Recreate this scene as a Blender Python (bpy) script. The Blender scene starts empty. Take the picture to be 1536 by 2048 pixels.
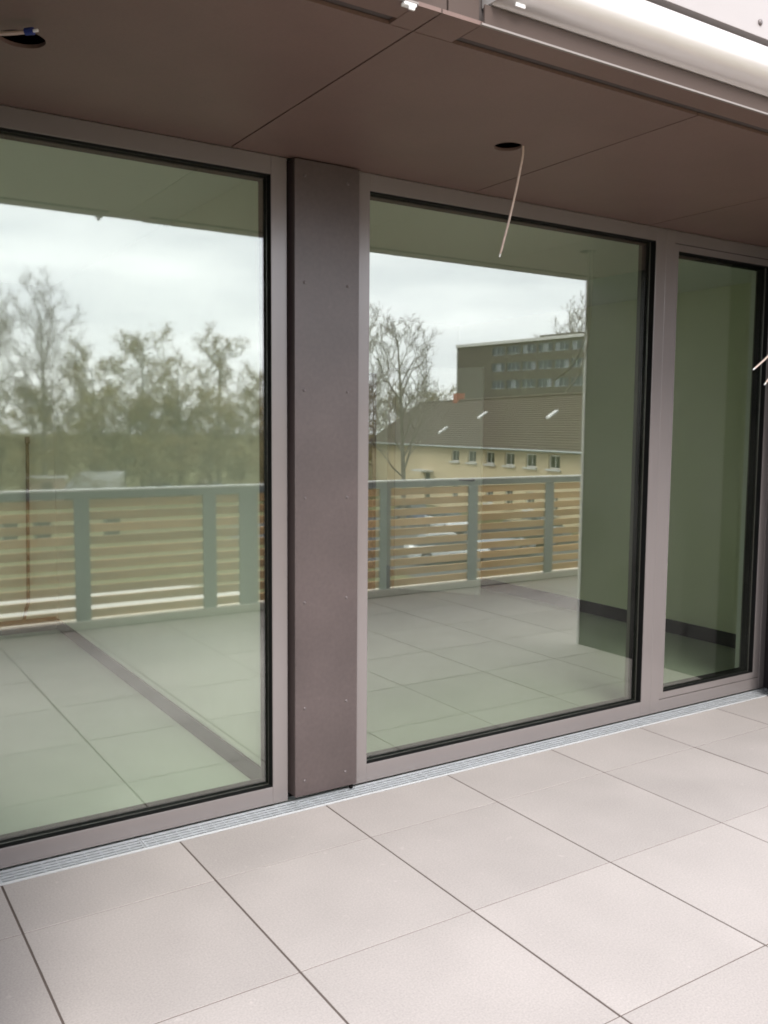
import bpy, bmesh, math, random
from mathutils import Vector, Matrix
R = math.radians
random.seed(7)
SC = bpy.context.scene
COL = SC.collection

# ------------------------------------------------------------------ camera
cam = bpy.data.cameras.new('camera')
cam.sensor_fit = 'VERTICAL'; cam.sensor_height = 24.0
cam.lens = 1820.48 / 2048 * 24.0
cam.clip_start = 0.05; cam.clip_end = 2000
camo = bpy.data.objects.new('camera', cam); COL.objects.link(camo)
r_, u_, f_ = Vector((.84020954, -.54220711, .00770499)), Vector((.04261332, .08018574, .99586864)), Vector((.54058489, .83641, -.09047807))
camo.matrix_world = Matrix(((r_.x, u_.x, -f_.x, -.0705), (r_.y, u_.y, -f_.y, -3.154), (r_.z, u_.z, -f_.z, 1.4803), (0, 0, 0, 1)))
SC.camera = camo

# ------------------------------------------------------------------ world, sun, exposure
SUN_EL, SUN_AZ = R(40), R(200)
w = bpy.data.worlds.new('World'); SC.world = w; w.use_nodes = True
nt = w.node_tree; nt.nodes.clear()
out = nt.nodes.new('ShaderNodeOutputWorld'); bg = nt.nodes.new('ShaderNodeBackground')
sky = nt.nodes.new('ShaderNodeTexSky'); sky.sky_type = 'NISHITA'; sky.sun_disc = False
sky.sun_elevation = SUN_EL; sky.sun_rotation = SUN_AZ
tc = nt.nodes.new('ShaderNodeTexCoord'); mp = nt.nodes.new('ShaderNodeMapping')
mp.inputs['Scale'].default_value = (1.8, 1.8, 9.0)
no = nt.nodes.new('ShaderNodeTexNoise'); no.inputs['Scale'].default_value = 2.2; no.inputs['Detail'].default_value = 6; no.inputs['Roughness'].default_value = .55
cr = nt.nodes.new('ShaderNodeValToRGB')
cr.color_ramp.elements[0].position = .3; cr.color_ramp.elements[0].color = (7.9, 8.1, 8.8, 1)
cr.color_ramp.elements[1].position = .7; cr.color_ramp.elements[1].color = (11.7, 11.7, 12.2, 1)
mx = nt.nodes.new('ShaderNodeMixRGB'); mx.inputs['Fac'].default_value = .93
L = nt.links.new
L(tc.outputs['Generated'], mp.inputs['Vector']); L(mp.outputs['Vector'], no.inputs['Vector']); L(no.outputs['Fac'], cr.inputs['Fac'])
L(sky.outputs['Color'], mx.inputs['Color1']); L(cr.outputs['Color'], mx.inputs['Color2']); L(mx.outputs['Color'], bg.inputs['Color'])
bg.inputs['Strength'].default_value = .1
L(bg.outputs['Background'], out.inputs['Surface'])
sun = bpy.data.lights.new('sun', 'SUN'); sun.energy = 1.15; sun.angle = R(30); sun.color = (1, .95, .88)
suno = bpy.data.objects.new('sun', sun); COL.objects.link(suno)
# sun_rotation is measured clockwise from +Y; the lamp shines from that azimuth down on the terrace
sd = Vector((math.sin(SUN_AZ) * math.cos(SUN_EL), math.cos(SUN_AZ) * math.cos(SUN_EL), math.sin(SUN_EL)))
suno.rotation_euler = sd.to_track_quat('Z', 'Y').to_euler()
vs = SC.view_settings
vs.view_transform = 'Standard'; vs.look = 'None'; vs.gamma = 1; vs.exposure = 1.5; vs.use_curve_mapping = False
SC.render.engine = 'CYCLES'
cy = SC.cycles
cy.use_denoising = True; cy.filter_width = 1.8
try: cy.denoiser = 'OPENIMAGEDENOISE'
except Exception: pass
cy.max_bounces = 10; cy.diffuse_bounces = 5; cy.glossy_bounces = 5; cy.transmission_bounces = 6; cy.transparent_max_bounces = 16
cy.sample_clamp_indirect = 8; cy.caustics_reflective = False; cy.caustics_refractive = False

# ------------------------------------------------------------------ materials
def mat(name, col, rough=.6, spec=.4, metal=0, var=0, vscale=8, var2=0, v2scale=120, bump=0, bscale=200, coat=0, stretch=None, col2=None, tone=0):
    m = bpy.data.materials.new(name); m.use_nodes = True
    t = m.node_tree; b = t.nodes['Principled BSDF']
    b.inputs['Base Color'].default_value = (*col, 1); b.inputs['Roughness'].default_value = rough
    b.inputs['Specular IOR Level'].default_value = spec; b.inputs['Metallic'].default_value = metal
    if coat: b.inputs['Coat Weight'].default_value = coat; b.inputs['Coat Roughness'].default_value = .12
    tx = t.nodes.new('ShaderNodeTexCoord'); vec = tx.outputs['Object']
    if stretch:
        mm = t.nodes.new('ShaderNodeMapping'); mm.inputs['Scale'].default_value = stretch
        t.links.new(vec, mm.inputs['Vector']); vec = mm.outputs['Vector']
    if var or var2:
        geo = t.nodes.new('ShaderNodeObjectInfo')
        n1 = t.nodes.new('ShaderNodeTexNoise'); n1.noise_dimensions = '4D'
        n1.inputs['Scale'].default_value = vscale; n1.inputs['Detail'].default_value = 5
        mw = t.nodes.new('ShaderNodeMath'); mw.operation = 'MULTIPLY'; mw.inputs[1].default_value = 37
        t.links.new(geo.outputs['Random'], mw.inputs[0]); t.links.new(mw.outputs[0], n1.inputs['W'])
        t.links.new(vec, n1.inputs['Vector'])
        n2 = t.nodes.new('ShaderNodeTexNoise'); n2.inputs['Scale'].default_value = v2scale; n2.inputs['Detail'].default_value = 3
        t.links.new(vec, n2.inputs['Vector'])
        def rng(src, amp):
            q = t.nodes.new('ShaderNodeMapRange'); q.inputs['From Min'].default_value = .25; q.inputs['From Max'].default_value = .75
            q.inputs['To Min'].default_value = 1 - amp; q.inputs['To Max'].default_value = 1 + amp
            t.links.new(src, q.inputs['Value']); return q.outputs['Result']
        a = t.nodes.new('ShaderNodeMath'); a.operation = 'MULTIPLY'
        t.links.new(rng(n1.outputs['Fac'], var), a.inputs[0]); t.links.new(rng(n2.outputs['Fac'], var2), a.inputs[1])
        if tone:
            tq = t.nodes.new('ShaderNodeMapRange'); tq.inputs['To Min'].default_value = 1 - tone; tq.inputs['To Max'].default_value = 1 + tone
            t.links.new(geo.outputs['Random'], tq.inputs['Value']); a2 = t.nodes.new('ShaderNodeMath'); a2.operation = 'MULTIPLY'
            n5 = t.nodes.new('ShaderNodeTexNoise'); n5.inputs['Scale'].default_value = 26; n5.inputs['Detail'].default_value = 7; n5.noise_dimensions = '4D'; t.links.new(mw.outputs[0], n5.inputs['W']); t.links.new(vec, n5.inputs['Vector'])
            sp = t.nodes.new('ShaderNodeMapRange'); sp.inputs['From Min'].default_value = .66; sp.inputs['From Max'].default_value = .78; sp.inputs['To Min'].default_value = 1; sp.inputs['To Max'].default_value = 1.22; t.links.new(n5.outputs['Fac'], sp.inputs['Value'])
            a3 = t.nodes.new('ShaderNodeMath'); a3.operation = 'MULTIPLY'; t.links.new(sp.outputs['Result'], a3.inputs[0]); t.links.new(tq.outputs['Result'], a3.inputs[1])
            t.links.new(a.outputs[0], a2.inputs[0]); t.links.new(a3.outputs[0], a2.inputs[1]); a = a2
        v = t.nodes.new('ShaderNodeVectorMath'); v.operation = 'SCALE'; v.inputs[0].default_value = col
        t.links.new(a.outputs[0], v.inputs['Scale'])
        src = v.outputs['Vector']
        if col2:
            mi = t.nodes.new('ShaderNodeMixRGB'); mi.inputs['Color2'].default_value = (*col2, 1)
            t.links.new(n1.outputs['Fac'], mi.inputs['Fac']); t.links.new(src, mi.inputs['Color1']); src = mi.outputs['Color']
        t.links.new(src, b.inputs['Base Color'])
    if bump:
        n3 = t.nodes.new('ShaderNodeTexNoise'); n3.inputs['Scale'].default_value = bscale; n3.inputs['Detail'].default_value = 4
        bp = t.nodes.new('ShaderNodeBump'); bp.inputs['Strength'].default_value = bump; bp.inputs['Distance'].default_value = .002
        t.links.new(vec, n3.inputs['Vector']); t.links.new(n3.outputs['Fac'], bp.inputs['Height']); t.links.new(bp.outputs['Normal'], b.inputs['Normal'])
    return m

def glass_mat(name, refl, tint, rtint=(1, 1, 1), wave=0, rough=0.0):
    m = bpy.data.materials.new(name); m.use_nodes = True
    t = m.node_tree; t.nodes.clear()
    o = t.nodes.new('ShaderNodeOutputMaterial'); mixn = t.nodes.new('ShaderNodeMixShader')
    tr = t.nodes.new('ShaderNodeBsdfTransparent'); tr.inputs['Color'].default_value = (*tint, 1)
    gl = t.nodes.new('ShaderNodeBsdfGlossy'); gl.inputs['Color'].default_value = (*rtint, 1); gl.inputs['Roughness'].default_value = rough
    fr = t.nodes.new('ShaderNodeLayerWeight'); fr.inputs['Blend'].default_value = .5
    pw_ = t.nodes.new('ShaderNodeMath'); pw_.operation = 'POWER'; pw_.inputs[1].default_value = 5
    ad = t.nodes.new('ShaderNodeMath'); ad.operation = 'MULTIPLY_ADD'; ad.inputs[1].default_value = 1 - refl; ad.inputs[2].default_value = refl; ad.use_clamp = True
    t.links.new(fr.outputs['Facing'], pw_.inputs[0]); t.links.new(pw_.outputs[0], ad.inputs[0]); t.links.new(ad.outputs[0], mixn.inputs['Fac'])
    t.links.new(tr.outputs[0], mixn.inputs[1]); t.links.new(gl.outputs[0], mixn.inputs[2]); 
    # faint smears of dust and wiping marks
    tx = t.nodes.new('ShaderNodeTexCoord'); mp_ = t.nodes.new('ShaderNodeMapping'); mp_.inputs['Scale'].default_value = (1.6, 1, .7); mp_.inputs['Rotation'].default_value = (0, .5, 0)
    ns = t.nodes.new('ShaderNodeTexNoise'); ns.inputs['Scale'].default_value = 2.4; ns.inputs['Detail'].default_value = 8; ns.inputs['Distortion'].default_value = .8
    rg_ = t.nodes.new('ShaderNodeMapRange'); rg_.inputs['From Min'].default_value = .45; rg_.inputs['From Max'].default_value = .8; rg_.inputs['To Max'].default_value = .010
    df = t.nodes.new('ShaderNodeBsdfDiffuse'); df.inputs['Color'].default_value = (.7, .7, .68, 1); mx2 = t.nodes.new('ShaderNodeMixShader')
    t.links.new(tx.outputs['Object'], mp_.inputs['Vector']); t.links.new(mp_.outputs['Vector'], ns.inputs['Vector']); t.links.new(ns.outputs['Fac'], rg_.inputs['Value'])
    t.links.new(rg_.outputs['Result'], mx2.inputs['Fac']); t.links.new(mixn.outputs[0], mx2.inputs[1]); t.links.new(df.outputs[0], mx2.inputs[2]); t.links.new(mx2.outputs[0], o.inputs['Surface'])
    if wave:
        n = t.nodes.new('ShaderNodeTexNoise'); n.inputs['Scale'].default_value = 1.1; n.inputs['Detail'].default_value = 1
        bp = t.nodes.new('ShaderNodeBump'); bp.inputs['Strength'].default_value = wave; bp.inputs['Distance'].default_value = .01
        tx = t.nodes.new('ShaderNodeTexCoord'); t.links.new(tx.outputs['Object'], n.inputs['Vector'])
        t.links.new(n.outputs['Fac'], bp.inputs['Height']); t.links.new(bp.outputs['Normal'], gl.inputs['Normal'])
    return m

M = dict(
    frame=mat('frame_powder_coat', (.20, .178, .173), .22, 1.0, var=.03, vscale=3, bump=.05, bscale=900),
    gasket=mat('black_gasket', (.006, .006, .006), .8, .1),
    cladding=mat('pillar_cladding', (.078, .060, .058), .36, .7, tone=.02, var=.2, vscale=4, var2=.10, v2scale=60, bump=.12, bscale=300),
    screw=mat('steel_screw', (.13, .11, .11), .35, .5, metal=.2),
    soffit=mat('soffit_panel', (.172, .112, .096), .5, .4, var=.09, vscale=3, var2=.05, v2scale=150, bump=.08, bscale=250),
    void=mat('ceiling_void', (.035, .028, .026), .9, .1),
    slab=mat('terrace_slab', (.42, .384, .366), .75, .3, var=.10, vscale=2.2, var2=.13, v2scale=170, bump=.04, bscale=600, tone=.03),
    bedding=mat('joint_bedding', (.13, .105, .095), .9, .1),
    zinc=mat('galvanised_steel', (.53, .56, .585), .38, .5, metal=.25, var=.12, vscale=30),
    zincedge=mat('drain_edge_steel', (.58, .60, .61), .35, .5, metal=.2),
    darkwall=mat('dark_end_wall', (.020, .016, .018), .5, .4, var=.08, vscale=3),
    whitepanel=mat('white_cladding', (.36, .332, .332), .45, .4, var=.02),
    bullnose=mat('cassette_aluminium', (.55, .52, .51), .3, .5, metal=.4, var=.02),
    fascia=mat('dark_fascia', (.095, .072, .064), .8, .12),
    bandgrey=mat('grey_gap_band', (.10, .085, .082), .8, .15),
    lip=mat('aluminium_lip', (.25, .22, .205), .4, .5, metal=.2),
    cable=mat('cable_sheath', (.62, .50, .44), .5, .4),
    blue=mat('blue_terminal', (.03, .05, .22), .4, .4),
    bracket=mat('white_bracket', (.85, .85, .85), .4, .4),
    glass=glass_mat('window_glass', .19, (.925, .975, .905), (.99, 1, .99), wave=.012, rough=.012),
    glass_soft=glass_mat('window_glass_hazy', .19, (.925, .975, .905), (.99, 1, .99), wave=.02, rough=.026),
    iwall=mat('interior_plaster', (.86, .86, .82), .85, .2, var=.02),
    ifloor=mat('interior_screed', (.58, .62, .585), .75, .25, var=.08, vscale=2),
    ifloor_shaded=mat('interior_screed_shaded', (.38, .40, .36), .75, .25, var=.08, vscale=2),  # darker copy of the screed, shade of the right room put into the colour
    iwall2=mat('interior_plaster_cream', (.84, .84, .66), .85, .2, var=.02),
    iceil=mat('interior_ceiling', (.82, .82, .79), .9, .2),
    skirt=mat('dark_skirting', (.025, .025, .026), .5, .4),
    doorleaf=mat('door_leaf', (.84, .84, .82), .45, .4),
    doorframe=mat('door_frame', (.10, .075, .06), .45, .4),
    conduit=mat('dark_conduit', (.014, .012, .01), .6, .3),
    wood=mat('larch_slat', (.74, .50, .27), .65, .3, var=.22, vscale=5, var2=.12, v2scale=40, stretch=(.35, 6, 6), tone=.16),
    railsteel=mat('railing_steel', (.30, .335, .345), .45, .5, metal=.3, var=.05),
    railtop=mat('railing_cap', (.86, .87, .85), .4, .5),
    kerb=mat('kerb_concrete', (.78, .76, .70), .8, .2, var=.04),
    ground=mat('dry_lawn', (.22, .175, .10), .95, .1, var=.25, vscale=.12, var2=.2, v2scale=1.2, col2=(.10, .12, .04)),
    asphalt=mat('asphalt', (.10, .098, .094), .9, .2, var=.15, vscale=.3),
    paving=mat('pale_paving', (.62, .58, .52), .85, .2, var=.06, vscale=.4),
    render=mat('yellow_render', (.68, .56, .37), .9, .1, var=.05, vscale=.3),
    tile=mat('roof_tile', (.075, .050, .034), .75, .3, var=.2, vscale=1.5),
    wframe=mat('white_window_frame', (.78, .77, .74), .5, .4),
    pane=mat('dark_pane', (.03, .035, .035), .08, .6),
    panelgrey=mat('office_cladding', (.105, .088, .072), .6, .3, var=.06, vscale=.2),
    officepane=mat('office_pane', (.06, .072, .09), .3, .4),
    blind=mat('office_blind', (.26, .28, .31), .6, .3),
    trim=mat('roof_trim', (.66, .65, .63), .5, .3),
    brickred=mat('chimney_brick', (.36, .12, .075), .85, .2, var=.15, vscale=8),
    bark=mat('bark', (.19, .165, .125), .9, .1, var=.2, vscale=2),
    twig=mat('twig', (.25, .215, .175), .9, .1, var=.2, vscale=.6),
    shrubtwig=mat('shrub_twig', (.30, .24, .13), .9, .1, var=.2, vscale=.6),
    leaf=mat('olive_leaf', (.31, .26, .105), .8, .2, var=.35, vscale=.5),
    leaf2=mat('brown_leaf', (.33, .26, .13), .8, .2, var=.35, vscale=.5),
    tyre=mat('tyre', (.02, .02, .02), .85, .2), rim=mat('rim', (.5, .5, .52), .3, .5, metal=.8),
    lamp=mat('car_lamp', (.75, .75, .75), .15, .6), tail=mat('tail_lamp', (.35, .02, .02), .25, .5),
    cwhite=mat('car_white', (.75, .75, .74), .25, .5, coat=.6), csilver=mat('car_silver', (.42, .44, .46), .28, .5, metal=.5, coat=.6),
    cblack=mat('car_black', (.02, .02, .022), .22, .5, coat=.7), cblue=mat('car_blue', (.04, .07, .16), .25, .5, coat=.7), cred=mat('car_red', (.30, .03, .025), .25, .5, coat=.7),
    bin=mat('bin_plastic', (.05, .06, .05), .5, .4), shed=mat('shed_board', (.40, .31, .23), .85, .2, var=.1, vscale=2),
)

# ------------------------------------------------------------------ builders
class MB:
    def __init__(s): s.v = []; s.f = []
    def box(s, x0, x1, y0, y1, z0, z1):
        n = len(s.v)
        s.v += [(x0, y0, z0), (x1, y0, z0), (x1, y1, z0), (x0, y1, z0), (x0, y0, z1), (x1, y0, z1), (x1, y1, z1), (x0, y1, z1)]
        s.f += [(n, n+3, n+2, n+1), (n+4, n+5, n+6, n+7), (n, n+1, n+5, n+4), (n+1, n+2, n+6, n+5), (n+2, n+3, n+7, n+6), (n+3, n, n+4, n+7)]
        return s
    def tube(s, pts, rad, k=6, caps=True):
        pts = [Vector(p) for p in pts]; n0 = len(s.v); rads = rad if isinstance(rad, (list, tuple)) else [rad] * len(pts)
        for i, p in enumerate(pts):
            d = (pts[min(i+1, len(pts)-1)] - pts[max(i-1, 0)]).normalized()
            a = d.cross(Vector((0, 0, 1)) if abs(d.z) < .9 else Vector((1, 0, 0))).normalized(); b = d.cross(a)
            for j in range(k):
                t = 2 * math.pi * j / k; s.v.append(tuple(p + (a * math.cos(t) + b * math.sin(t)) * rads[i]))
        for i in range(len(pts) - 1):
            for j in range(k):
                a0 = n0 + i*k + j; a1 = n0 + i*k + (j+1) % k
                s.f.append((a0, a1, a1 + k, a0 + k))
        if caps:
            s.f.append(tuple(n0 + j for j in reversed(range(k)))); s.f.append(tuple(n0 + (len(pts)-1)*k + j for j in range(k)))
        return s
    def extrude_x(s, prof, x0, x1):   # closed profile of (y, z)
        n = len(s.v); k = len(prof)
        s.v += [(x0, y, z) for y, z in prof] + [(x1, y, z) for y, z in prof]
        for j in range(k): s.f.append((n+j, n+(j+1) % k, n+k+(j+1) % k, n+k+j))
        s.f.append(tuple(n+j for j in reversed(range(k)))); s.f.append(tuple(n+k+j for j in range(k)))
        return s
    def data(s, name, m=None, smooth=False):
        me = bpy.data.meshes.new(name); me.from_pydata(s.v, [], s.f); me.update()
        bm = bmesh.new(); bm.from_mesh(me); bmesh.ops.recalc_face_normals(bm, faces=bm.faces[:]); bm.to_mesh(me); bm.free()
        if m: me.materials.append(m)
        if smooth: me.polygons.foreach_set('use_smooth', [True] * len(me.polygons))
        return me
    def build(s, name, m, parent=None, bevel=0, smooth=False, seg=2):
        o = bpy.data.objects.new(name, s.data(name, m, smooth)); COL.objects.link(o); o.parent = parent
        if bevel:
            b = o.modifiers.new('bevel', 'BEVEL'); b.width = bevel; b.segments = seg; b.limit_method = 'ANGLE'; b.angle_limit = R(40)
        return o
def inst(name, me, parent=None, loc=(0, 0, 0), rz=0, sc=None):
    o = bpy.data.objects.new(name, me); COL.objects.link(o); o.parent = parent; o.location = loc; o.rotation_euler = (0, 0, rz)
    if sc: o.scale = sc
    return o
def thing(name, label, cat, loc=(0, 0, 0), rz=0, group=None):
    o = bpy.data.objects.new(name, None); COL.objects.link(o); o.location = loc; o.rotation_euler = (0, 0, rz); o.empty_display_size = .2
    return tag(o, label, cat, group)
def tag(o, label, cat, group=None):
    o['label'] = label; o['category'] = cat
    if group: o['group'] = group
    return o
def kind(o, k, label=None):
    o['kind'] = k
    if label: o['label'] = label
    return o
def box(name, m, dims, parent=None, bevel=0): return MB().box(*dims).build(name, m, parent, bevel)
def sbox(name, m, dims, label): return kind(box(name, m, dims), 'structure', label)

H = 2.49            # soffit height
XL, XR = .19, 4.61 # ends of the recess, the left one set close to darken the soffit
YE = -1.285         # outer edge of the soffit
YG = .035           # outer face of the glass

# ------------------------------------------------------------------ terrace floor
fl = sbox('terrace_floor', M['bedding'], (-6, 12, -3.49, -.112, -.30, -.0016), 'light concrete slab paving of the roof terrace')
GX, GY = .0068, .0042
def slab_mesh(wx, wy):
    b = MB(); c = .0004; h = .035
    lo = [(-wx/2, -wy/2), (wx/2, -wy/2), (wx/2, wy/2), (-wx/2, wy/2)]
    hi = [(x - math.copysign(c, x), y - math.copysign(c, y)) for x, y in lo]
    b.v = [(x, y, -h) for x, y in lo] + [(x, y, -c) for x, y in lo] + [(x, y, 0) for x, y in hi]
    for a in (0, 4):
        for j in range(4): b.f.append((a+j, a+(j+1) % 4, a+4+(j+1) % 4, a+4+j))
    b.f.append((8, 9, 10, 11)); b.f.append((3, 2, 1, 0))
    return b.data('paving_slab', M['slab'])
rows = [(-.1155, -.4476)] + [(-.4476 - .6*k, -.4476 - .6*(k+1)) for k in range(5)]
cache = {}
rnd = random.Random(3)
for ri, (ya, yb) in enumerate(rows):
    yb = max(yb, -3.488)
    for i in range(-10, 18):
        x0 = .43 + .6*i
        wy = round(ya - yb - GY, 4); key = wy
        if key not in cache: cache[key] = slab_mesh(.6 - GX, wy)
        inst('paving_slab', cache[key], fl, (x0 + .3 + rnd.uniform(-.0008, .0008), (ya+yb)/2, rnd.uniform(-.0004, .0004)), rnd.uniform(-.0008, .0008))

# ------------------------------------------------------------------ drain channel in front of the glazing
dr = thing('drain_channel', 'galvanised steel slot drain channel along the foot of the windows', 'drain', (0, 0, 0))
br = [XL, .43, .916, 1.553, 2.15, 2.68, 3.547, 4.1, XR]
box('trough', M['void'], (XL, XR, -.108, -.001, -.08, -.06), dr)
box('edge_strip', M['zincedge'], (XL, XR, -.1135, -.1085, -.06, .005), dr, .0008)
box('rear_edge_strip', M['zinc'], (XL, XR, -.008, -.005, -.06, -.002), dr)
for a, b_ in zip(br, br[1:]):
    g = MB(); a += .001; b_ -= .001
    for k in range(5):
        y = -.1022 + k * .0208; g.box(a, b_, y, y + .0088, -.0050, -.002)
    n = int((b_ - a) / .045)
    for k in range(n + 1):
        x = a + (b_ - a - .004) * k / n; g.box(x, x + .003, -.1028, -.0115, -.0085, -.0056)
    g.box(a, a + .006, -.1029, -.0113, -.012, -.0025); g.box(b_ - .006, b_, -.1029, -.0113, -.012, -.0025)
    g.build('grate', M['zinc'], dr)

# ------------------------------------------------------------------ glazing
def rect_frame(b, x0, x1, z0, z1, wl, wr, wb, wt, y0, y1):
    b.box(x0, x0+wl, y0, y1, z0, z1); b.box(x1-wr, x1, y0, y1, z0, z1)
    b.box(x0+wl, x1-wr, y0, y1, z0, z0+wb); b.box(x0+wl, x1-wr, y0, y1, z1-wt, z1)
def members(parent, name, x0, x1, z0, z1, wl, wr, wb, wt, y0, y1, m, bevel=.0015):
    box(name, m, (x0, x0+wl, y0, y1, z0, z1), parent, bevel); box(name, m, (x1-wr, x1, y0, y1, z0, z1), parent, bevel)
    box(name, m, (x0+wl, x1-wr, y0+.0006, y1, z0, z0+wb), parent, bevel); box(name, m, (x0+wl, x1-wr, y0+.0006, y1, z1-wt, z1), parent, bevel)
def pane(parent, x0, x1, z0, z1, y=YG, gm='glass'):
    box('glass_pane', M[gm], (x0 - .006, x1 + .006, y, y + .006, z0 - .006, z1 + .006), parent)
    g = MB(); e = .013   # black spacer behind the glass, black liner in front
    rect_frame(g, x0 - .006, x1 + .006, z0 - .006, z1 + .006, .006 + e, .006 + e, .006 + e, .006 + e, y + .0065, y + .045)
    g.build('spacer_frame', M['gasket'], parent)
    g = MB(); rect_frame(g, x0 - .004, x1 + .004, z0 - .004, z1 + .004, .0055, .0055, .0055, .0055, .004, y - .0005)
    g.build('gasket', M['gasket'], parent)

w1 = thing('fixed_window', 'tall window left of the dark pillar with mauve grey frame', 'window', (0, 0, 0))
members(w1, 'frame_bar', XL + .002, 1.522, .002, H - .001, .07, .065, .069, .068, 0, .115, M['frame'])
pane(w1, XL + .072, 1.457, .071, H - .069, gm='glass_soft')
w2 = thing('fixed_window', 'wide window between the dark pillar and the narrow terrace door', 'window', (0, 0, 0))
members(w2, 'frame_bar', 1.812, 3.640, .002, H - .001, .079, .072, .076, .066, 0, .115, M['frame'])
pane(w2, 1.891, 3.568, .078, H - .067)
d3 = thing('terrace_door', 'narrow glazed terrace door beside the dark end wall', 'door', (0, 0, 0))
members(d3, 'frame_bar', 3.6405, XR - .002, .002, H - .001, .066, .047, .064, .060, .0003, .115, M['frame'])
members(d3, 'sash_bar', 3.710, 4.560, .069, H - .064, .032, .050, .034, .034, .0045, .10, M['frame'])
g = MB(); rect_frame(g, 3.7045, 4.5655, .0645, H - .0595, .007, .007, .007, .007, .02, .09); g.build('rebate_gasket', M['gasket'], d3)
box('glass_pane', M['glass'], (3.738, 4.514, YG, YG + .006, .099, 2.396), d3)
g = MB(); rect_frame(g, 3.736, 4.516, .097, 2.398, .022, .022, .022, .022, YG + .0065, YG + .045); g.build('spacer_frame', M['gasket'], d3)
g = MB(); rect_frame(g, 3.7385, 4.5135, .0995, 2.3955, .006, .006, .006, .006, .008, YG - .0005); g.build('gasket', M['gasket'], d3)

# ------------------------------------------------------------------ clad pillar
pl = thing('clad_pillar', 'dark mauve clad pillar with screw heads between two windows', 'pillar', (0, 0, 0))
box('core', M['gasket'], (1.5235, 1.811, .03, .16, .002, H - .002), pl)
box('cladding_sheet', M['cladding'], (1.537, 1.8195, -.036, -.026, .022, H - .006), pl, .001)
box('edge_return', M['cladding'], (1.5375, 1.5475, -.0255, .029, .024, H - .008), pl)
box('edge_return', M['cladding'], (1.8085, 1.8190, -.0255, -.002, .024, H - .008), pl)
box('bottom_hook', M['gasket'], (1.793, 1.803, -.034, -.02, .004, .0215), pl)
sc = MB(); k = 10
prof = [(.0062, 0), (.0058, .0022), (.0036, .0038), (0.0008, .0042)]
for rr, hh in prof:
    sc.v += [(rr*math.cos(2*math.pi*j/k), -hh, rr*math.sin(2*math.pi*j/k)) for j in range(k)]
for a in range(3):
    for j in range(k): sc.f.append((a*k+j, a*k+(j+1) % k, a*k+k+(j+1) % k, a*k+k+j))
sc.f.append(tuple(3*k+j for j in range(k)))
scm = sc.data('screw', M['screw'])
for z in (2.425, 2.034, 1.628, 1.21, .802, .38, .082):
    for x in (1.578, 1.767): inst('screw', scm, pl, (x + rnd.uniform(-.002, .002), -.0362, z + rnd.uniform(-.003, .003)))

# ------------------------------------------------------------------ soffit
sf = sbox('ceiling', M['void'], (XL - .1, XR + .1, -1.15, 0.2, H + .18, H + .30), 'dark brown panelled soffit above the terrace recess')
def panel(x0, x1, y0, y1, hole=None):
    b = MB(); t = .010; zb, zt = H, H + t
    if not hole: b.box(x0, x1, y0, y1, zb, zt)
    else:
        cx, cy_, rr = hole
        corners = [math.atan2(y-cy_, x-cx) % (2*math.pi) for x, y in ((x0, y0), (x1, y0), (x1, y1), (x0, y1))]
        ang = sorted(set([2*math.pi*j/40 for j in range(40)] + corners)); N = len(ang)
        inn, outp = [], []
        for a in ang:
            c, s_ = math.cos(a), math.sin(a); ts = []
            if abs(c) > 1e-9: ts.append(((x1 if c > 0 else x0) - cx) / c)
            if abs(s_) > 1e-9: ts.append(((y1 if s_ > 0 else y0) - cy_) / s_)
            tt = min(ts); inn.append((cx+rr*c, cy_+rr*s_)); outp.append((cx+tt*c, cy_+tt*s_))
        for z in (zb, zt): b.v += [(x, y, z) for x, y in inn] + [(x, y, z) for x, y in outp]
        for j in range(N):
            q = (j+1) % N
            b.f += [(j, q, N+q, N+j), (2*N+j, 3*N+j, 3*N+q, 2*N+q), (j, 2*N+j, 2*N+q, q), (N+j, N+q, 3*N+q, 3*N+j)]
    return b.build('ceiling_panel', M['soffit'], sf)
js = [XL, 1.296, 2.406, 3.505, XR]
holes = {0: (.475, -.548, .058), 1: (2.117, -.567, .050), 3: (3.745, -.567, .050)}
for i, (a, b_) in enumerate(zip(js, js[1:])):
    panel(a + .0028, b_ - .0028, -1.156, -.001, holes.get(i))
# outer strip between the blind slots and the edge
for a, b_ in ((XL, 1.222), (1.224, 1.294), (1.299, 1.418), (1.420, XR)):
    longp = (b_ - a) > .5
    box('edge_panel', M['soffit'], (a, b_, YE + .004, -1.197 if longp else -1.159, H, H + .010), sf)
# ------------------------------------------------------------------ outer edge, blind cassettes and upper cladding
for nm, a, b_, lab in (('blind_cassette', XL - .8, 1.222, 'white curved blind cassette at the upper edge, left of the gap'), ('blind_cassette', 1.445, 4.9, 'long white curved blind cassette along the soffit edge, right of the gap')):
    t = thing(nm, lab, 'cassette', ((a+b_)/2, 0, H), 0, 'blind cassettes on the soffit edge'); q = a - (a+b_)/2; e = -q
    prof = [(YE - .006, .052)] + [(YE - .008 - .062*math.sin(math.pi*j/12)**.9, .055 + .066*(1-math.cos(math.pi*j/12))) for j in range(13)] + [(YE - .004, .187), (YE + .03, .187), (YE + .03, .052)]
    MB().extrude_x(prof, q, e).build('cover', M['bullnose'], t, smooth=False).data.polygons.foreach_set('use_smooth', [True]*13 + [False]*5)
    box('bottom_rail', M['lip'], (q - .03, e, YE - .0045, YE + .0035, -.002, .003), t)
    box('fascia', M['fascia'], (q - .02, e, YE - .002, YE + .003, .0035, .050), t)
    box('end_cap', M['bullnose'], (q - .004, q - .0005, YE - .06, YE + .03, .055, .185), t)
br1 = tag(MB().box(1.497, 1.528, YE - .036, YE - .032, H + .052, H + .080).build('sticker', M['bracket']), 'small white square tag on the end of the long cassette', 'tag')
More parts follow.
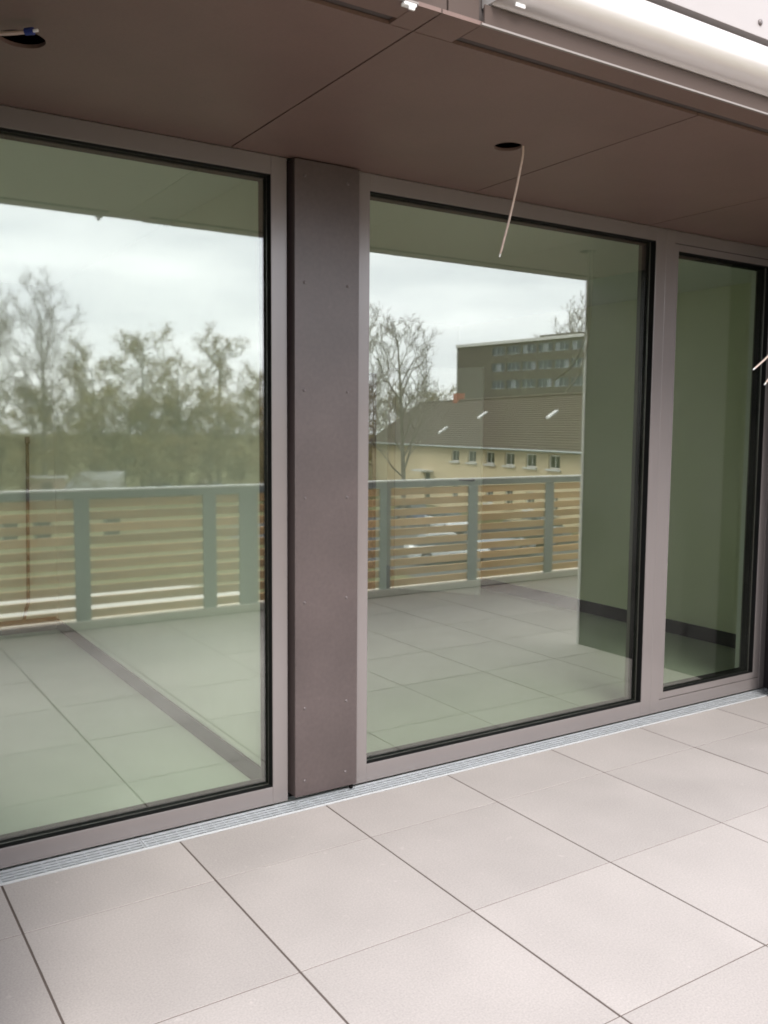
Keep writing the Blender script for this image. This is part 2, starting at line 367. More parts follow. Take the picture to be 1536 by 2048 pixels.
br2 = thing('corner_bracket', 'small white angle bracket hanging at the gap between the cassettes', 'bracket', (1.2, YE + .03, H))
MB().box(-.018, .018, -.034, -.016, -.010, -.0005).build('plate', M['bracket'], br2, .003); MB().box(-.006, .010, -.038, -.031, -.020, -.0105).build('flange', M['bracket'], br2, .002)
FP_ = ((1.192, 1.312), (1.318, 1.413))
up = thing('upper_facade', 'white panelled storey above the curved blind cassette', 'facade', (0, 0, H))
MB().box(-3.62, 12, YE + .034, YE + .3, .012, 4.2).build('backing', M['bandgrey'], up)
for k in range(7):
    xa = -3.6 + 2.25*k
    for z0, z1 in ((.222, 1.7), (1.712, 3.2)):
        pn = MB().box(xa + .005, xa + 2.245, YE - .006, YE + .03, z0, z1).build('facade_panel', M['whitepanel'], up, .001)
for a, b_ in FP_: MB().box(a, b_, YE + .006, YE + .0335, .0005, .20).build('gap_plate', M['fascia'], up)
for k in range(20):
    inst('rivet', scm, up, (-3.6 + .012 + .75*k + (2.517 + 3.6 - .012) % .75, YE - .0062, .264), 0, (1.6, 1.6, 1.6))
inst('rivet', scm, up, (2.9, YE - .0062, 1.2), 0, (1.5, 1.5, 1.5))
# slab and core behind, so that no daylight leaks into the rooms
kind(MB().box(-3.62, 12, YE + .31, 9, H + .31, H + .8).build('roof_slab', M['bandgrey']), 'structure', 'concrete slab above the rooms')
# ------------------------------------------------------------------ side walls of the recess
er = sbox('wall_right', M['darkwall'], (XR, XR + .30, YE + .02, .12, -.02, H + .012), 'dark cladded end wall of the terrace recess on the right')
box('cladding_sheet', M['darkwall'], (4.458, XR - .001, YE + .0195, -.15, -.0005, H - .001), er)
box('corner_trim', M['trim'], (4.454, XR + .30, YE - .004, YE + .018, .0, H - .006), er)
el = sbox('wall_left', M['darkwall'], (XL - .30, XL, YE + .02, .12, -.02, H + .012), 'dark cladded end wall of the terrace recess on the left, unseen, set close for shade')  # out of view, placed to shade the left part of the soffit
for nm, xa, xb in (('wall_outer_right', XR + .31, 12), ('wall_outer_left', -3.62, XL - .31)):
    o = sbox(nm, M['bandgrey'], (xa, xb, YE + .03, .12, -.02, H + .012), 'white panelled outer wall beside the recess')
    n = int((xb - xa) / 1.2)
    for k in range(n): box('facade_panel', M['whitepanel'], (xa + (xb-xa)*k/n + .004, xa + (xb-xa)*(k+1)/n - .004, YE + .001, YE + .029, .02, H + .02), o)

# ------------------------------------------------------------------ hanging cables
def cable(label, pts, tip=None, rad=.0042):
    t = thing('hanging_cable', label, 'cable', pts[0], 0, 'loose lamp cables of the soffit')
    P = [Vector(p) - Vector(pts[0]) for p in pts]
    # smooth by Catmull-Rom
    out_ = []
    for i in range(len(P) - 1):
        p0, p1, p2, p3 = P[max(i-1, 0)], P[i], P[i+1], P[min(i+2, len(P)-1)]
        for s in range(6):
            q = s / 6; out_.append(.5*((2*p1) + (p2-p0)*q + (2*p0-5*p1+4*p2-p3)*q*q + (3*p1-p0-3*p2+p3)*q**3))
    out_.append(P[-1])
    MB().tube(out_, rad, 8).build('sheath', M['cable'], t, smooth=True)
    d = (out_[-1] - out_[-2]).normalized(); e = out_[-1]
    if tip: MB().tube([e - d*.004, e + d*.018], rad*1.7, 8).build('terminal', M['blue'], t); e = e + d*.018
    MB().tube([e - d*.003, e + d*.012], rad*.72, 8).build('core_end', M['bracket'], t)
    return t
cable('pale cable hanging straight down from the middle ceiling hole', [(2.135, -.585, 2.60), (2.157, -.602, 2.49), (2.150, -.595, 2.40), (2.135, -.565, 2.25), (2.118, -.535, 2.12)])
cable('pale cable with blue terminal poking out of the left ceiling hole', [(.425, -.565, 2.56), (.395, -.59, 2.476), (.408, -.615, 2.466), (.436, -.64, 2.465), (.462, -.664, 2.466)], tip=True, rad=.0055)
cable('white cable end curling into view at the right edge beside the door', [(3.775, -.60, 2.58), (3.78, -.60, 2.40), (3.77, -.60, 2.05), (3.70, -.60, 1.885), (3.638, -.60, 1.823), (3.545, -.60, 1.764)])
cable('short lower cable end at the right edge, below the curled one', [(3.785, -.585, 2.58), (3.80, -.59, 2.35), (3.79, -.60, 2.0), (3.72, -.60, 1.80), (3.63, -.60, 1.702)])

# ------------------------------------------------------------------ rooms behind the glass
YB1, YB2, IH = 3.66, 3.86, 2.47
sbox('room_floor', M['ifloor'], (-3.6, 1.68, .12, 6.2, -.2, .002), 'pale screed floor of the left room')
sbox('room_floor', M['ifloor_shaded'], (1.681, 5.6, .12, 6.2, -.2, .002), 'screed floor of the right room, its shade put into the colour')
sbox('room_ceiling', M['iceil'], (-3.6, 5.6, .118, 6.2, IH, IH + .2), 'white ceiling of the rooms behind the glass')
pw = sbox('partition_wall', M['iwall'], (1.50, 1.86, .162, 4.0, .003, IH - .001), 'white partition wall between the two rooms')
box('skirting_board', M['skirt'], (1.486, 1.499, .17, YB1 - .001, .003, .08), pw)
box('skirting_board', M['skirt'], (1.861, 1.874, .17, YB2 - .001, .003, .10), pw)
g = MB(); wq = [(.55, 3.35, .35, 2.3)]  # side window out of view, added to brighten the left room
ys = [.12, .55, 3.35, YB1 + .2]
g.box(-3.6, -3.4, .12, .55, .003, IH - .001); g.box(-3.6, -3.4, 3.35, YB1 + .2, .003, IH - .001); g.box(-3.6, -3.4, .551, 3.349, .003, .35); g.box(-3.6, -3.4, .551, 3.349, 2.3, IH - .001)
lw = kind(g.build('room_wall_left', M['iwall']), 'structure', 'white left wall of the left room with a wide side window added for light')
g = MB(); rect_frame(g, .552, 3.348, .351, 2.299, .07, .07, .07, .07, -3.53, -3.47); g.v = [(y, x, z) for x, y, z in g.v]; g.build('added_window_frame', M['frame'], lw)
box('added_window_pane', M['glass'], (-3.503, -3.497, .623, 3.277, .422, 2.228), lw)
fw = sbox('room_wall_front', M['iwall'], (-3.39, XL - .002, .122, .2, .003, IH - .001), 'wall beside the left window, inside')
fw2 = sbox('room_wall_front_right', M['iwall'], (XR + .002, 5.30, .122, .2, .003, IH - .001), 'wall beside the terrace door, inside')
b1 = sbox('room_wall_back', M['iwall'], (-3.39, 1.499, YB1, YB1 + .2, .003, IH - .001), 'white back wall of the left room')
box('skirting_board', M['skirt'], (-3.38, 1.484, YB1 - .013, YB1 - .001, .003, .10), b1)
rw = sbox('room_wall_right', M['iwall2'], (5.30, 5.5, .12, 6.0, .003, IH - .001), 'white right wall of the right room')
box('skirting_board', M['skirt'], (5.287, 5.299, .21, YB2 - .001, .003, .10), rw)
b2 = kind(MB().box(1.861, 3.50, YB2, YB2 + .15, .003, IH - .001).build('room_wall_rear', M['iwall']), 'structure', 'white back wall of the right room with two doorways')
box('wall_piece', M['iwall'], (4.37, 4.495, YB2, YB2 + .15, .003, IH - .001), b2); box('wall_piece', M['iwall'], (5.285, 5.299, YB2, YB2 + .15, .003, IH - .001), b2)
box('lintel', M['iwall'], (3.501, 4.369, YB2 + .001, YB2 + .149, 1.985, IH - .002), b2); box('lintel', M['iwall'], (4.496, 5.284, YB2 + .001, YB2 + .149, 2.04, IH - .002), b2)
box('skirting_board', M['skirt'], (1.876, 3.49, YB2 - .013, YB2 - .001, .003, .10), b2)
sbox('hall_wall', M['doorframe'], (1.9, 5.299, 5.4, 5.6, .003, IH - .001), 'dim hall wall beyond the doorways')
dd = thing('room_door', 'white interior door standing open at an angle in the right room', 'door', (4.575, YB2 - .02, .008), math.atan2(-.69, .46))
box('leaf', M['doorleaf'], (0, .83, -.02, .02, 0, 2.02), dd, .002)
hd = MB().tube([(.765, -.02, 1.03), (.765, -.07, 1.03), (.64, -.07, 1.03)], .009, 8).build('handle', M['screw'], dd)
box('jamb', M['doorframe'], (-.02, .02, .023, .06, 0, 2.03), dd)
dfm = thing('door_lining', 'dark door lining of the narrow left doorway in the right room', 'door frame', (3.935, YB2, 0))
for a, b_ in ((-.433, -.40), (.40, .433)): box('lining_post', M['doorframe'], (a, b_, -.008, .158, .004, 1.984), dfm)
cdt = thing('wall_cable', 'thin dark cable running up the back wall of the left room', 'cable', (1.30, YB1 - .02, 0))
MB().tube([(-.045, -.004, .10), (-.033, -.004, .16), (-.012, 0, .22), (0, 0, .8), (.012, 0, 1.40)], .012, 8).build('conduit', M['conduit'], cdt, smooth=True)
box('clip', M['conduit'], (-.002, .026, -.014, .018, 1.36, 1.41), cdt)

# ------------------------------------------------------------------ terrace railing (seen in the glass)
kb = sbox('kerb', M['kerb'], (-6, 12, -3.62, -3.492, -.30, .055), 'pale concrete kerb under the terrace railing')
rl = thing('terrace_railing', 'railing of horizontal larch slats on grey steel posts along the terrace edge', 'railing', (0, -3.55, 0))
box('cap_rail', M['railtop'], (-5.9, 11.9, -.035, .035, 1.012, 1.028), rl, .002)
box('top_rail', M['railsteel'], (-5.9, 11.9, -.028, .028, .962, 1.0115), rl, .002)
posts = [-4.3, -3.3, -2.3, -1.3, -.32, .67, 1.667, 2.657, 4.31, 5.30, 6.275, 7.27, 8.26, 9.25, 10.2, 11.2]
for x in posts: box('post', M['railsteel'], (x - .055, x + .055, .012, .026, .04, .9615), rl, .001)
box('wide_post', M['railsteel'], (2.91, 3.07, .011, .027, .04, .9612), rl, .001)
pr = sorted(posts + [2.99])
for zi in range(10):
    z = .068 + .0915*zi
    for a, b_ in zip([-5.85] + [-3.3, -.32, 1.667, 2.99, 5.30, 7.27, 9.25], [-3.3, -.32, 1.667, 2.99, 5.30, 7.27, 9.25] + [11.85]):
        dz = rnd.uniform(-.003, .003)
        box('slat', M['wood'], (a + .002, b_ - .002, -.016, .006, z + dz, z + .062 + dz), rl, .002)

# ------------------------------------------------------------------ ground outside
GZ = -5.2
gme = MB(); gme.v = [(-600, -900, GZ), (900, -900, GZ), (900, 500, GZ), (-600, 500, GZ)]; gme.f = [(0, 1, 2, 3)]
kind(gme.build('ground', M['ground']), 'structure', 'dry winter lawn and soil below the terrace')
def sheet(name, m, pts, dz, label):
    g = MB(); g.v = [(x, y, GZ + dz) for x, y in pts]; g.f = [tuple(range(len(pts)))]
    return kind(g.build(name, m), 'structure', label)
sheet('pavement', M['paving'], [(-40, -34.6), (12.5, -34.6), (15.5, -31.6), (15.5, -28), (-40, -28)], .008, 'pale paved strip below the terrace')
sheet('car_park', M['asphalt'], [(22, -52), (36, -62), (42, -40), (40, -20), (24, -20)], .006, 'asphalt car park before the yellow house')
sheet('path', M['paving'], [(-30, -60), (20, -60), (22, -56.5), (-30, -57)], .005, 'pale path crossing the lawn')
kind(MB().box(-6, 12, -3.3, 6.2, GZ - .2, -.31).build('lower_storey', M['whitepanel']), 'structure', 'storey below the terrace')

# ------------------------------------------------------------------ yellow house
hs = thing('yellow_house', 'long pale yellow house with dark tiled roof and a row of small windows', 'house', (46.46, -57.83, GZ), math.atan2(.979, -.203))
EZ, RZ, DEP = .34 - GZ, 4.25 - GZ, 11.0
X0, X1 = -20.0, 22.0
wins = [3.11*k for k in range(6)]
b = MB()   # wall with real openings: strips around the windows
wt, wb_, ww = 5.02, 4.06, 1.5
def wall_strips(b, rects, x0, x1, z0, z1, y0, y1):
    xs = sorted({x0, x1} | {v for r in rects for v in r[:2]}); zs = sorted({z0, z1} | {v for r in rects for v in r[2:]})
    for xa, xb in zip(xs, xs[1:]):
        for za, zb in zip(zs, zs[1:]):
            cx, cz = (xa+xb)/2, (za+zb)/2
            if any(r[0] < cx < r[1] and r[2] < cz < r[3] for r in rects): continue
            b.box(xa, xb, y0, y1, za, zb)
rects = [(s - ww/2, s + ww/2, wb_, wt) for s in wins] + [(s - .6, s + .6, 1.0, 2.3) for s in wins] + [(-6.3, -5.1, 0.02, 2.85)]
wall_strips(b, rects, X0, X1, 0, EZ, -.35, 0)
b.box(X0, X0 + .35, -DEP, -.351, 0, EZ); b.box(X1 - .35, X1, -DEP, -.351, 0, EZ); b.box(X0 + .351, X1 - .351, -DEP, -DEP + .35, 0, EZ)
b.build('wall', M['render'], hs)
for xg in (X0 + .1, X1 - .4):
    g = MB(); g.v = [(x, y, z) for x in (xg, xg + .3) for y, z in ((0, EZ + .001), (-DEP, EZ + .001), (-DEP/2, RZ - .15))]
    g.f = [(0, 1, 2), (5, 4, 3), (0, 3, 4, 1), (1, 4, 5, 2), (2, 5, 3, 0)]; g.build('gable', M['render'], hs)
rf = MB()
for sgn in (0, 1):
    n = 24
    for k in range(n):   # tile courses, each lapping the one below
        t0, t1 = k/n, (k+1)/n
        ya, yb = .55 + (-DEP/2 - .55)*t0, .55 + (-DEP/2 - .55)*t1; za, zb = EZ - .25 + (RZ - EZ + .25)*t0, EZ - .25 + (RZ - EZ + .25)*t1
        if sgn: ya, yb = -DEP - ya, -DEP - yb
        q = len(rf.v)
        rf.v += [(X0 - .4, ya, za + .05), (X1 + .4, ya, za + .05), (X1 + .4, yb, zb), (X0 - .4, yb, zb), (X0 - .4, ya, za - .06), (X1 + .4, ya, za - .06)]
        rf.f += [(q, q+1, q+2, q+3), (q, q+4, q+5, q+1)]
ro = rf.build('roof', M['tile'], hs)
MB().tube([(X0 - .45, -DEP/2, RZ + .03), (X1 + .45, -DEP/2, RZ + .03)], .13, 8).build('ridge_tile', M['tile'], ro)
MB().tube([(X0 - .4, .64, EZ - .27), (X1 + .4, .64, EZ - .27)], .075, 8).build('gutter', M['railsteel'], ro)
MB().box(-11.5, -10.6, -DEP/2 - .5, -DEP/2 + .3, RZ - 1, RZ + .75).build('chimney', M['brickred'], ro)
def skylight(s, dep):
    k_ = (RZ - EZ + .25)/(DEP/2 + .55); g = MB(); zc = lambda y: EZ - .25 + (.55 - y)*k_
    y0, y1 = -dep + .38, -dep - .38
    g.v = [(s + dx, y, zc(y) + dz) for dz in (.02, .16) for dx, y in ((-.27, y0), (.27, y0), (.27, y1), (-.27, y1))]
    g.f = [(0, 3, 2, 1), (4, 5, 6, 7), (0, 1, 5, 4), (1, 2, 6, 5), (2, 3, 7, 6), (3, 0, 4, 7)]
    g.build('skylight', M['trim'], ro)
for s, d_ in ((-5.3, 1.3), (-1.4, 3.2), (10.1, 3.1)): skylight(s, d_)
def hwin(s, z0, z1, wd):
    f = MB(); rect_frame(f, s - wd/2 + .001, s + wd/2 - .001, z0 + .001, z1 - .001, .09, .09, .09, .09, -.20, -.12); f.box(s - .03, s + .03, -.195, -.125, z0 + .091, z1 - .091)
    o = f.build('window', M['wframe'], hs)
    MB().box(s - wd/2 + .09, s + wd/2 - .09, -.17, -.16, z0 + .09, z1 - .09).build('pane', M['pane'], o)
    MB().box(s - wd/2 - .18, s + wd/2 + .18, .001, .16, z0 - .14, z0 - .001).build('sill', M['trim'], o)
for s in wins: hwin(s, wb_, wt, ww); hwin(s, 1.0, 2.3, 1.2)
dh = MB().box(-6.29, -5.11, -.25, -.15, .02, 2.84).build('door', M['pane'], hs)
MB().box(-7.0, -4.4, .001, 1.1, 2.95, 3.1).build('canopy', M['trim'], hs)

# ------------------------------------------------------------------ office block
ob = thing('office_block', 'large dark grey flat roofed block with window bands rising behind the house', 'building', (91.0, -115.95, GZ), math.atan2(24.85, 3.07))
TH = 15.2 - GZ
bands = [(13.05 - GZ, 14.35 - GZ), (10.55 - GZ, 11.85 - GZ), (7.9 - GZ, 9.2 - GZ), (5.3 - GZ, 6.6 - GZ), (2.7 - GZ, 4.0 - GZ)]
rects = []
for z0, z1 in bands:
    for k in range(14): rects.append((7.6 + 3.1*k, 7.6 + 3.1*k + 2.7, z0, z1))
b = MB(); wall_strips(b, rects, 0, 54, 0, TH - .45, -.4, 0)
b.box(0, .4, -16, -.401, 0, TH - .45); b.box(53.6, 54, -16, -.401, 0, TH - .45); b.box(.401, 53.59, -16, -15.6, 0, TH - .45)
b.build('wall', M['panelgrey'], ob)
MB().box(-.25, 54.25, -16.25, .25, TH - .449, TH).build('roof_edge', M['trim'], ob)
MB().box(-.16, -.003, -.5, .12, 0, TH - .452).build('corner_strip', M['trim'], ob)
MB().box(12, 20, -11, -6, TH + .001, TH + 1.1).build('plant_room', M['panelgrey'], ob)
rb = random.Random(11)
for i, rc in enumerate(rects):
    f = MB(); rect_frame(f, rc[0], rc[1], rc[2], rc[3], .08, .08, .08, .08, -.25, -.1); f.box(rc[0] + .87, rc[0] + .95, -.24, -.11, rc[2] + .08, rc[3] - .08); f.box(rc[0] + 1.75, rc[0] + 1.83, -.24, -.11, rc[2] + .08, rc[3] - .08)
    o = f.build('window', M['railsteel'], ob)
    for k in range(3):
        xa = rc[0] + .09 + .88*k; bl = rb.random() < .2
        MB().box(xa, xa + .76, -.2, -.18, rc[2] + .085, rc[3] - .085).build('pane', M['blind'] if bl else M['officepane'], o)

# ------------------------------------------------------------------ trees
def grow(seed, height, spread, trunk_r, levels, nlimb, up=.5, first=.22, twig_r=.02):
    rg = random.Random(seed); tr, cr_ = MB(), MB()
    def branch(p, d, ln, r0, lv, mb):
        n = 4 if lv < 2 else 3; pts = [p.copy()]; rr = [r0]; q = p.copy(); dv = d.copy()
        for i in range(n):
            dv = (dv + Vector((rg.gauss(0, .10), rg.gauss(0, .10), rg.gauss(.06, .08))) * (1 if lv else .35)).normalized()
            q = q + dv * (ln / n); pts.append(q.copy()); rr.append(max(twig_r*.6, r0*(1 - .78*(i+1)/n)))
        mb.tube(pts, rr, 7 if lv == 0 else 5 if lv == 1 else 3, caps=False)
        if lv >= levels: return
        cnt = nlimb if lv == 0 else rg.randint(5, 7) if lv == 1 else rg.randint(4, 6)
        for c in range(cnt):
            f = (first + (1 - first) * (c + rg.random()*.8) / cnt) if lv == 0 else .2 + .8*(c + rg.random())/cnt
            f = min(f, .99); i = min(int(f*n), n-1); pp = pts[i].lerp(pts[i+1], f*n - i)
            axis = (pts[i+1] - pts[i]).normalized(); a = rg.uniform(0, 2*math.pi) if lv else c*2.4 + rg.uniform(-.5, .5)
            side = axis.orthogonal().normalized(); side.rotate(Matrix.Rotation(a, 3, axis))
            nd = (side * rg.uniform(.6, 1) + axis * rg.uniform(.45, .9) + Vector((0, 0, up * rg.random()))).normalized()
            l2 = (spread * (1.05 - .62*f) if lv == 0 else ln * rg.uniform(.36, .58))
            branch(pp, nd, l2, max(twig_r, rr[i]*rg.uniform(.38, .55) if lv == 0 else r0*.5), lv + 1, tr if lv == 0 else cr_)
    branch(Vector((0, 0, 0)), Vector((0, 0, 1)), height, trunk_r, 0, tr)
    return tr, cr_
bare = []
for sd in (1, 5, 9):
    tr, c_ = grow(sd, 20, 8.5, .34, 4 if sd else 3, 15, .6, .24, .022)
    bare.append((tr.data('trunk', M['bark']), c_.data('crown', M['twig'])))
def shrub(seed, height, spread, leaf, nleaf):
    tr, c_ = grow(seed, height, spread, .16, 4, 14, .75, .03, .02)
    rg = random.Random(seed*3); lf = MB(); vs_ = c_.v
    for _ in range(nleaf):
        v = Vector(vs_[rg.randrange(len(vs_))]) + Vector((rg.gauss(0, .22), rg.gauss(0, .22), rg.gauss(0, .22))); s = rg.uniform(.05, .11)
        a = Vector((rg.gauss(0, 1), rg.gauss(0, 1), rg.gauss(0, 1))).normalized(); bq = a.orthogonal().normalized()
        n = len(lf.v); lf.v += [tuple(v + a*s), tuple(v + bq*s*.55), tuple(v - a*s), tuple(v - bq*s*.55)]; lf.f.append((n, n+1, n+2, n+3))
    me = bpy.data.meshes.new('foliage'); me.from_pydata(lf.v, [], lf.f); me.materials.append(leaf)
    return tr.data('trunk', M['bark']), c_.data('crown', M['shrubtwig']), me
shr = [shrub(21, 11, 4.2, M['leaf'], 2600), shrub(22, 11, 3.6, M['leaf2'], 2200), shrub(23, 11, 4.6, M['leaf'], 2800)]
CX, CY, CZ = -.07, 3.224, 1.48
def spot(az, d): return (round(CX + d*math.sin(R(az)), 1), round(CY - d*math.cos(R(az)), 1), GZ)
def put_tree(az, eltop, d, var, name, label, cat, group, lib, base_h, wide=1.0, rz=0):
    hgt = CZ + d*math.tan(R(eltop)) - GZ; s = hgt / base_h
    t = thing(name, label, cat, spot(az, d), rz, group); t.scale = (s*wide, s*wide, s)
    for nm, me in zip(('trunk', 'crown', 'foliage'), lib[var]): inst(nm, me, t)
B = 'bare trees beyond the terrace'
for az, e_, d, v, wd, rz, lab in (
    (12.3, 9.1, 88, 0, .95, 0, 'tall bare tree with a bright trunk, second from the left in the left window'),
    (9.6, 8.6, 93, 1, .9, 1.2, 'leftmost tall bare tree reflected at the edge of the left window'),
    (34.1, 8.2, 62, 2, .95, 2.2, 'bare tree with fine twigs standing left of the yellow house'),
    (31.6, 8.0, 70, 0, .9, 4.0, 'bare tree partly hidden by the pillar, beside the other one near the house'),
    (43.6, 8.4, 172, 1, 1.0, 3.1, 'bare tree top showing above the right end of the office block'),
    (38.3, 5.9, 176, 2, .7, 5.1, 'tip of a small tree above the left part of the office roof'),
    (36.0, 3.4, 96, 1, 1.1, .7, 'low bare tree right behind the left end of the yellow house')):
    put_tree(az, e_, d, v, 'bare_tree', lab, 'tree', B, bare, 24.7, wd, rz)
S = 'twiggy olive trees and shrubs along the lawn'
for az, e_, d, v, wd, rz, lab in (
    (18.0, 6.5, 100, 0, .9, .3, 'olive tree with a tall double top, middle of the left window'),
    (22.6, 6.7, 104, 1, .9, 1.9, 'tall pale olive tree toward the right of the left window'),
    (15.3, 5.0, 108, 2, .95, 2.7, 'rounded olive tree right of the tall bare trunk'),
    (20.3, 5.2, 112, 1, 1.0, 4.2, 'thin brownish tree between the two tallest olive trees'),
    (25.2, 4.6, 106, 0, 1.0, 5.5, 'olive tree at the right edge of the left window'),
    (28.4, 4.4, 100, 2, 1.0, .9, 'olive tree hidden in the view behind the pillar')):
    put_tree(az, e_, d, v, 'olive_tree', lab, 'tree', S, shr, 13.4, wd*1.45, rz)
side = ['first', 'second', 'third', 'fourth', 'fifth', 'sixth', 'seventh', 'eighth', 'ninth', 'tenth', 'eleventh', 'twelfth']
for k in range(12):
    az = 8.2 + 1.75*k + rb.uniform(-.3, .3)
    put_tree(az, 2.3 + rb.uniform(-.4, .9), 92 + rb.uniform(-4, 8), (0, 2, 1, 2)[k % 4], 'shrub', side[k] + ' shrub from the left in the dense olive hedge row', 'shrub', 'dense hedge row behind the lawn', shr, 13.4, 1.7, rb.uniform(0, 6))

for k in range(16):
    az = 8.0 + 1.75*k + rb.uniform(-.3, .3)
    put_tree(az, -1.0 + rb.uniform(-.5, 1.0), 86 + rb.uniform(-2, 4) + (10 if k > 11 else 0), k % 3, 'bush', (side + ['thirteenth', 'fourteenth', 'fifteenth', 'sixteenth'])[k] + ' low bush from the left at the foot of the hedge row', 'bush', 'low bushes at the foot of the hedge', shr, 13.4, 2.3, rb.uniform(0, 6))
for k in range(5):
    put_tree(28.5 + 1.9*k, 2.2 + rb.uniform(-.3, .8), 108 + 3*k, (2, 0, 1)[k % 3], 'olive_tree', ('tree', 'second tree', 'third tree', 'fourth tree', 'fifth tree')[k] + ' of the dark row closing the gap left of the yellow house', 'tree', 'row of trees left of the yellow house', shr, 13.4, 1.4, rb.uniform(0, 6))

# ------------------------------------------------------------------ shed, van, cars, bins
sh = thing('garden_shed', 'small beige flat roofed shed at the foot of the hedge', 'shed', spot(12.5, 84), R(10))
for k in range(10): MB().box(-1.5 + .3*k, -1.5 + .3*k + .285, -1.2, 1.2, 0, 2.3).build('board', M['shed'], sh)
MB().box(-1.7, 1.7, -1.4, 1.4, 2.301, 2.42).build('roof', M['trim'], sh)
MB().box(-.4, .4, 1.201, 1.24, .05, 1.95).build('door', M['doorframe'], sh)
def loft(b, secs):   # secs: list of (x, [(y,z)...]) closed rings
    n0 = len(b.v); k = len(secs[0][1])
    for x, ring in secs: b.v += [(x, y, z) for y, z in ring]
    for i in range(len(secs) - 1):
        for j in range(k): b.f.append((n0+i*k+j, n0+i*k+(j+1) % k, n0+(i+1)*k+(j+1) % k, n0+(i+1)*k+j))
    b.f.append(tuple(n0+j for j in reversed(range(k)))); b.f.append(tuple(n0+(len(secs)-1)*k+j for j in range(k)))
def ring(hw, z0, z1, tuck=.1): return [(-hw+tuck, z0), (hw-tuck, z0), (hw, z0+.18), (hw, z1-.14), (hw-.09, z1), (-hw+.09, z1), (-hw, z1-.14), (-hw, z0+.18)]
def cab(hw, hw2, z0, z1): return [(-hw, z0), (hw, z0), (hw2, z1-.06), (hw2-.1, z1), (-hw2+.1, z1), (-hw2, z1-.06)]
b = MB(); loft(b, [(-2.1, ring(.70, .35, .80)), (-1.95, ring(.82, .25, .90)), (-.9, ring(.87, .22, .95)), (.7, ring(.87, .22, .93)), (1.7, ring(.84, .24, .82)), (2.05, ring(.70, .32, .68))])
body_v, body_f = b.v, b.f
b2_ = MB(); loft(b2_, [(-1.85, cab(.70, .62, .88, .95)), (-1.25, cab(.76, .60, .90, 1.40)), (-.3, cab(.78, .62, .90, 1.47)), (.35, cab(.78, .61, .90, 1.42)), (1.15, cab(.74, .66, .88, .95))])
def car_lib(m):
    q = MB(); q.v = body_v; q.f = body_f; bd = q.data('body', m, True)
    q = MB(); q.v = b2_.v; q.f = b2_.f; cb = q.data('cabin', M['pane'])
    q = MB().box(-1.22, .34, -.53, .53, 1.40, 1.485); rfm = q.data('roof', m)
    return bd, cb, rfm
ty = MB().tube([(0, -.1, 0), (0, .1, 0)], .32, 16).data('tyre', M['tyre']); ri = MB().tube([(0, -.105, 0), (0, .105, 0)], .2, 12).data('rim', M['rim'])
hl = MB().box(-.03, .03, -.16, .16, -.06, .06).data('headlight', M['lamp']); tl = MB().box(-.03, .03, -.14, .14, -.08, .08).data('tail_light', M['tail'])
mr = MB().box(-.06, .06, -.1, .1, -.06, .06).data('mirror', M['cblack'])
libs = {c: car_lib(M[c]) for c in ('cwhite', 'csilver', 'cblack', 'cblue', 'cred')}
def car(x, y, rz, c, label, sc_=1):
    t = thing('parked_car', label, 'car', (x, y, GZ + .01), rz, 'cars parked below the terrace'); t.scale = (sc_,)*3
    for nm, me in zip(('body', 'cabin', 'roof'), libs[c]): inst(nm, me, t)
    for wx in (-1.3, 1.3):
        for wy in (-.78, .78):
            wo = inst('wheel', ty, t, (wx, wy, .32)); inst('rim', ri, wo)
    for sy in (-.48, .48): inst('headlight', hl, t, (2.0, sy, .62)); inst('tail_light', tl, t, (-2.05, sy, .72)); inst('mirror', mr, t, (.75, sy*1.95, 1.0))
car(27.5, -33.5, R(20), 'cwhite', 'white car parked nearest the terrace on the car park')
car(31.5, -34.5, R(18), 'csilver', 'silver car parked between the near white and the black car')
car(35.5, -36.5, R(15), 'cblack', 'black car at the middle of the car park')
car(35.8, -44.5, R(100), 'cwhite', 'white car parked along the wall of the yellow house')
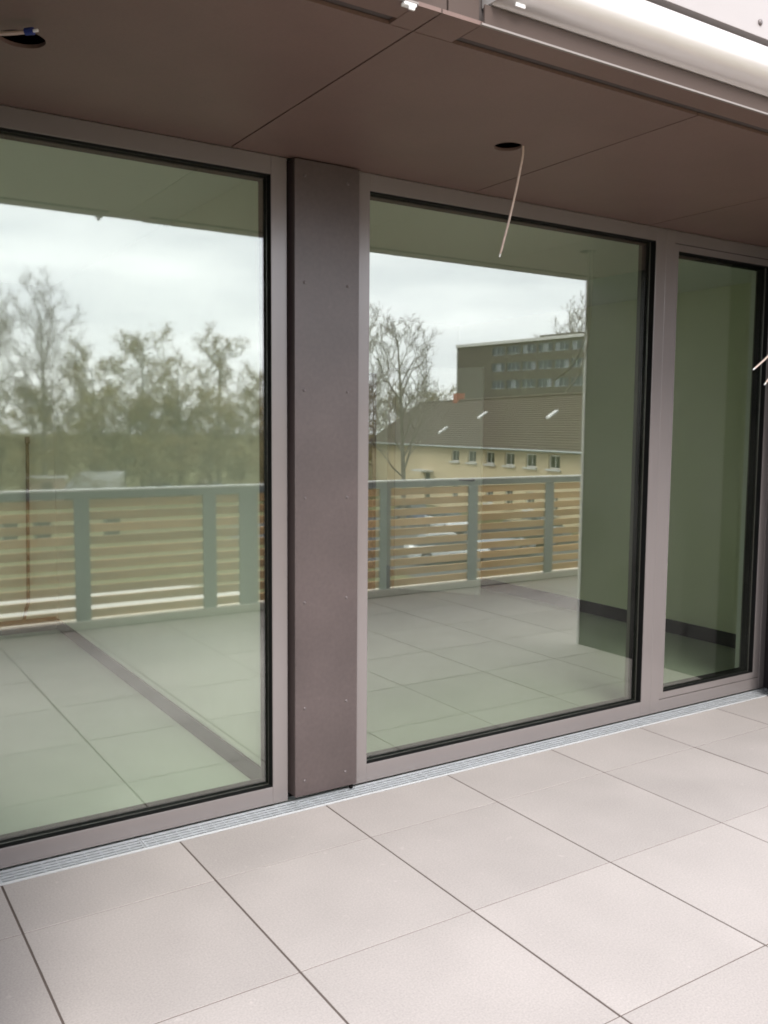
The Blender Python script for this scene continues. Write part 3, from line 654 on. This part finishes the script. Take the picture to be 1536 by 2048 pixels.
car(38.6, -38.5, R(100), 'csilver', 'silver car parked along the yellow house, nearest its right end')
car(37.3, -50.5, R(100), 'cblue', 'dark blue car parked along the yellow house, left of the white one')
car(25.8, -44.0, R(35), 'cred', 'red car standing alone on the left of the car park')
car(29.5, -48.5, R(35), 'cwhite', 'white car at the far left corner of the car park')
vx, vy, _ = spot(15.2, 88)
vn = thing('delivery_van', 'white high roofed van parked in front of the hedge', 'van', (vx, vy, GZ + .01), R(190))
b = MB(); loft(b, [(-2.6, ring(.92, .4, 2.5)), (-2.5, ring(.98, .3, 2.62)), (.8, ring(.98, .3, 2.62)), (1.5, ring(.97, .3, 2.45)), (2.1, ring(.95, .3, 1.45)), (2.75, ring(.88, .35, 1.1))])
b.build('body', M['cwhite'], vn)
q = MB(); q.v = [(1.53, -.78, 2.36), (1.53, .78, 2.36), (2.13, .8, 1.48), (2.13, -.8, 1.48)]; q.v = [(x + .03, y, z + .02) for x, y, z in q.v]; q.f = [(0, 1, 2, 3)]; q.build('windscreen', M['pane'], vn)
for wx in (-1.6, 1.9):
    for wy in (-.9, .9): wo = inst('wheel', ty, vn, (wx, wy, .34)); inst('rim', ri, wo)
car(vx + 5.5, vy + 1, R(185), 'csilver', 'silver car parked beside the white van under the hedge')
car(vx + 10.5, vy + .5, R(182), 'cwhite', 'white car furthest right in the row beside the white van')
bb = MB(); loft(bb, [(-.30, [(-.28, .08), (.28, .08), (.36, 1.0), (-.36, 1.0)]), (.30, [(-.28, .08), (.28, .08), (.36, 1.0), (-.36, 1.0)])]); bbm = bb.data('bin_body', M['bin'])
ldm = MB().box(-.34, .34, -.40, .40, 1.001, 1.08).data('lid', M['bin'])
for k, (x, y) in enumerate(((9.9, -51.2), (11.5, -50.3), (15.9, -51.9))):
    t = thing('waste_bin', ('leftmost', 'middle', 'rightmost')[k] + ' of three dark waste bins on the lawn seen between the slats', 'bin', (x, y, GZ), 0, 'waste bins on the lawn'); t.scale = (1.3, 1.3, 1.4)
    inst('bin_body', bbm, t); inst('lid', ldm, t)
